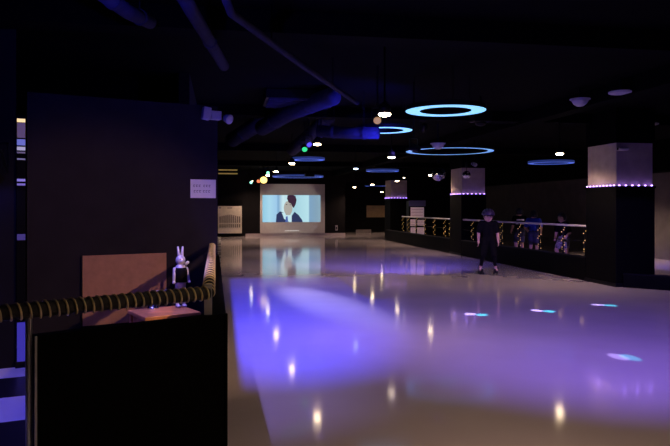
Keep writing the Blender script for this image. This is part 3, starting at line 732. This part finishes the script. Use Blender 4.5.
def person(loc, rz, H, label, pose, shirt_m, short_m, hair_len=.5, helmet=False, skates=True, tights=None, stripes=None, group=None):
    """local: faces -Y. pose gives ankle, knee, elbow, wrist for both sides (fractions of H)"""
    r = tag(empty('person', loc, rz), label, 'person', group)
    lift = .085 if skates else .015
    B = H - lift
    def P_(x, y, z): return Vector((x*B, y*B, z*B+lift))
    lean = pose.get('lean', 0)
    hipz = .50; sh = .795
    hip = {s: P_(s*.058, 0, hipz) for s in (-1, 1)}
    chest_y = lean
    shl = {s: P_(s*.115, chest_y, sh) for s in (-1, 1)}
    knee = {s: P_(*pose['knee'][s]) for s in (-1, 1)}; ank = {s: P_(*pose['ankle'][s]) for s in (-1, 1)}
    elb = {s: P_(*pose['elbow'][s]) for s in (-1, 1)}; wri = {s: P_(*pose['wrist'][s]) for s in (-1, 1)}
    neck0 = P_(0, chest_y, .80); hc = P_(0, chest_y+pose.get('head_y', -.015), .915)
    hr = (.068*B+.006, .081*B+.004, .090*B)
    hm = Matrix.Rotation(pose.get('head_turn', 0), 4, 'Z') @ Matrix.Rotation(pose.get('nod', 0), 4, 'X')
    body = MB()
    torso = [(hipz-.02, .085, 0), (.56, .082, .1), (.63, .078, .35), (.70, .088, .65), (.765, .085, .95)]
    for (z0, w0, k0), (z1, w1, k1) in zip(torso, torso[1:]):
        for s in (-.5, .5):
            body.caps(P_(s*w0*.9, chest_y*k0, z0), P_(s*w1*.9, chest_y*k1, z1), w0*.62*B, w1*.62*B, 14)
    body.caps(shl[-1], shl[1], .042*B, .042*B)
    body.caps(neck0-Vector((0, 0, .02*B)), hc-Vector((0, 0, .03*B)), .036*B, .034*B)
    for s in (-1, 1):
        body.caps(hip[s], knee[s], .062*B, .042*B); body.caps(knee[s], ank[s], .042*B, .026*B)
        body.caps(lerp(knee[s], ank[s], .25)+Vector((0, .01*B, 0)), lerp(knee[s], ank[s], .5), .036*B, .03*B)
        ft = ank[s] + Vector((s*.012*B, -.085*B, -.035*B)); body.caps(ank[s]-Vector((0, -.012*B, .03*B)), ft, .024*B, .02*B)
        body.caps(shl[s], elb[s], .040*B, .030*B); body.caps(elb[s], wri[s], .030*B, .021*B)
        dd = wri[s]-elb[s]; hand(body, wri[s], dd, Vector((0, -1, 0)) if abs(dd.normalized().y) < .8 else Vector((-s, 0, 0)), B/1.35*.82)
    def hp(x, y, z): return hc + hm.to_3x3() @ Vector((x*hr[0], y*hr[1], z*hr[2]))
    body.ball(hc, hr, 22, 16, hm)
    body.ball(hp(0, -.25, -.45), (hr[0]*.78, hr[1]*.7, hr[2]*.55), 16, 10, hm)
    body.caps(hp(0, -.95, .10), hp(0, -1.12, -.18), .006*B, .010*B, 8)
    for s in (-1, 1): body.ball(hp(s*1.0, .08, -.02), (.010*B, .020*B, .026*B), 10, 8, hm)
    bo = voxel(body, 'body', M['skin'], r, .0075, 4)
    for s in (-1, 1):
        MB().ball(hp(s*.36, -.90, .06), (.010*B, .006*B, .006*B), 10, 6, hm).build('eye', M['eye'], r)
        MB().caps(hp(s*.22, -.98, .24), hp(s*.52, -.88, .24), .004*B, .003*B, 6).build('eyebrow', M['hair'], r)
    MB().caps(hp(-.2, -.95, -.50), hp(.2, -.95, -.50), .004*B, .004*B, 6).build('mouth', M['lip'], r)
    # hair
    hb = MB(); hb.ball(hp(0, .12, .18), (hr[0]*1.10, hr[1]*1.02, hr[2]*.95), 20, 14, hm)
    for k in range(15):
        a_ = PI*(-.08+1.16*k/14)
        ex, ey = math.cos(a_), math.sin(a_)
        hb.caps(hp(ex*.95, ey*.9+.08, .25), hp(ex*1.0, ey*.98+.05, .1-hair_len), .02*B, .014*B, 8)
    if not helmet:
        for k in range(7):
            x = -.75+1.5*k/6
            hb.caps(hp(x*.7, -.55, .75), hp(x, -.92+.25*abs(x), .34), .016*B, .009*B, 8)
    ho = voxel(hb, 'hair', M['hair'], r, .010, 3)
    # shirt
    sb = MB()
    for (z0, w0, k0), (z1, w1, k1) in zip(torso[1:], torso[2:]):
        for s in (-.5, .5):
            sb.caps(P_(s*w0*1.0, chest_y*k0, z0-.03), P_(s*w1*.95, chest_y*k1, z1), w0*.70*B, w1*.68*B, 14)
    sb.caps(shl[-1], shl[1], .050*B, .050*B)
    for s in (-1, 1):
        sb.caps(shl[s], lerp(shl[s], elb[s], .72), .052*B, .050*B)
    so = voxel(sb, 'shirt', shirt_m, r, .011, 4)
    # shorts
    pb = MB(); kk = pose.get('short', .85)
    pb.caps(P_(-.045, 0, hipz+.03), P_(.045, 0, hipz+.03), .068*B, .068*B)
    for s in (-1, 1): pb.caps(hip[s], lerp(hip[s], knee[s], kk), .072*B, .062*B)
    voxel(pb, 'shorts', short_m, r, .011, 4)
    if tights:
        tb = MB()
        for s in (-1, 1):
            tb.caps(hip[s], knee[s], .066*B, .047*B); tb.caps(knee[s], lerp(knee[s], ank[s], .82), .047*B, .031*B)
            tb.caps(lerp(knee[s], ank[s], .2)+Vector((0, .01*B, 0)), lerp(knee[s], ank[s], .5), .042*B, .035*B)
        voxel(tb, 'leggings', tights, r, .009, 3)
    if stripes:
        for z in stripes:
            c_ = P_(0, chest_y*(z-.56)/.2, z)
            mz = MB().lathe([(.098*B, 0), (.106*B, .003), (.106*B, .030*B), (.098*B, .033*B), (.098*B, 0)], 28, Matrix.Translation(c_) @ Matrix.Diagonal((1.04, .68, 1, 1)))
            mz.build('stripe', M['paper'], r, smooth=True)
    if helmet:
        hb = MB()
        prof = [(0, 1.0), (.3, .96), (.62, .80), (.88, .48), (1.0, .1), (1.02, -.05), (.95, -.05), (.9, .1)]
        hs = hr[0]*1.5
        mm = Matrix.Translation(hc + hm.to_3x3() @ Vector((0, .004, hr[2]*.38))) @ hm @ Matrix.Diagonal((1, 1.18, .92, 1))
        hb.lathe([(q*hs+1e-5, z*hs) for q, z in prof], 26, mm)
        he = hb.build('helmet', M['helmet'], r, smooth=True)
        for s in (-1, 0, 1):
            m_ = MB()
            pts = []
            for k in range(9):
                a_ = -.9+1.8*k/8
                pts.append(mm @ Vector((s*hs*.42, hs*.96*math.sin(a_)*(.9 if s else 1), hs*(1.0 if not s else .88)*math.cos(a_)*.98+.004)))
            m_.tube(pts, .006, 6).build('vent', M['black'], he)
        MB().prism([(hs*math.sin(a_)*.92, -hs*math.cos(a_)*.98) for a_ in (-.9+1.8*k/10 for k in range(11))] +
                   [(hs*math.sin(a_)*.95, -hs*math.cos(a_)*1.16) for a_ in (.8-1.6*k/10 for k in range(11))], -.012, .004, mm).build('brim', M['black'], he)
        m_ = MB(); m_.tube([hp(-1.1, -.05, .2), hp(-.9, -.35, -.7), hp(0, -.5, -1.08), hp(.9, -.35, -.7), hp(1.1, -.05, .2)], .006, 6)
        m_.build('chin_strap', M['black'], he)
    for s in (-1, 1):
        if skates:
            b0 = ank[s].copy(); yaw = Matrix.Rotation(-s*.15+pose.get('toe', 0), 4, 'Z')
            mm = Matrix.Translation((b0.x, b0.y, 0)) @ yaw
            bt = MB()
            bt.caps(mm @ Vector((0, .015, .11)), mm @ Vector((0, .01, .21)), .044, .042)
            bt.caps(mm @ Vector((0, .03, .108)), mm @ Vector((0, -.10, .10)), .040, .034)
            bo_ = voxel(bt, 'skate', M['cloth_black'], r, .008, 2)
            MB().box(-.03, .03, -.13, .07, .062, .074, mm).box(-.012, .012, -.12, .06, .045, .066, mm).build('frame', M['blackmetal'], bo_)
            for (wx, wy) in ((-.035, -.085), (.035, -.085), (-.035, .04), (.035, .04)):
                MB().tube([mm @ Vector((wx-.015, wy, .03)), mm @ Vector((wx+.015, wy, .03))], .03, 16).build('wheel', M['blackmetal'], bo_)
            for k in range(3):
                MB().box(-.03, .03, -.045-.012*k, -.040-.012*k, .145-.004*k, .150-.004*k, mm).build('lace', M['dim_white'], bo_)
        else:
            b0 = ank[s].copy(); mm = Matrix.Translation((b0.x, b0.y, 0)) @ Matrix.Rotation(-s*.15, 4, 'Z')
            bt = MB(); bt.caps(mm @ Vector((0, .02, .04)), mm @ Vector((0, -.11, .034)), .038, .032); bt.box(-.03, .03, -.13, .05, 0, .02, mm)
            voxel(bt, 'shoe', M['cloth_black'], r, .008, 2)
    return r
def face_to(p, t): return math.atan2(t[1]-p[1], t[0]-p[0]) + PI/2
skp = (6.02, 14.07, 0)
person(skp, face_to(skp, (0, 0))+.12, 1.44, 'child skater in helmet, black top and black shorts on the rink floor',
       dict(knee={-1: (-.085, -.05, .275), 1: (.085, -.05, .275)}, ankle={-1: (-.128, -.005, .055), 1: (.122, -.005, .055)},
            elbow={-1: (-.158, .02, .63), 1: (.158, .02, .63)}, wrist={-1: (-.168, -.05, .47), 1: (.160, -.06, .475)}, nod=.12, short=.98),
       M['cloth_black'], M['cloth_black'], .35, True, True, M['cloth_black'])
pa = at(519.5, 207, 19.9); pa.z = 0
person(pa, face_to((0, 0), (pa.x, pa.y))+.5, 1.50, 'child in dark top with two pale stripes behind the railing',
       dict(knee={-1: (-.07, -.03, .27), 1: (.07, -.03, .27)}, ankle={-1: (-.075, 0, .045), 1: (.075, 0, .045)},
            elbow={-1: (-.16, .02, .62), 1: (.17, .02, .62)}, wrist={-1: (-.14, -.12, .54), 1: (.15, -.08, .50)}),
       M['cloth_black'], M['cloth_navy'], .55, False, True, None, (.735, .655))
pb_ = at(533.5, 207, 19.0); pb_.z = 0
person(pb_, face_to((0, 0), (pb_.x, pb_.y))-.3, 1.43, 'child in bright blue shirt seen from behind, behind the railing',
       dict(knee={-1: (-.065, -.03, .27), 1: (.065, -.03, .27)}, ankle={-1: (-.07, 0, .045), 1: (.07, 0, .045)},
            elbow={-1: (-.17, .02, .63), 1: (.17, .02, .63)}, wrist={-1: (-.13, -.10, .52), 1: (.13, -.10, .52)}),
       M['cloth_blue'], M['cloth_navy'], .6, False, True)
pc_ = at(564, 207, 16.5); pc_.z = 0
person(pc_, face_to(pc_, (0, 0))-.7, 1.38, 'child in black top and bare knees at right end of the railing',
       dict(knee={-1: (-.12, -.08, .28), 1: (.12, -.08, .28)}, ankle={-1: (-.13, .02, .05), 1: (.13, .02, .05)}, lean=-.05,
            elbow={-1: (-.165, -.03, .62), 1: (.165, -.03, .62)}, wrist={-1: (-.10, -.13, .52), 1: (.10, -.13, .50)}, short=.7),
       M['cloth_black'], mat('patterned_shorts', (.2, .17, .22), .8, noise=.9, nscale=25), .55, False, True)
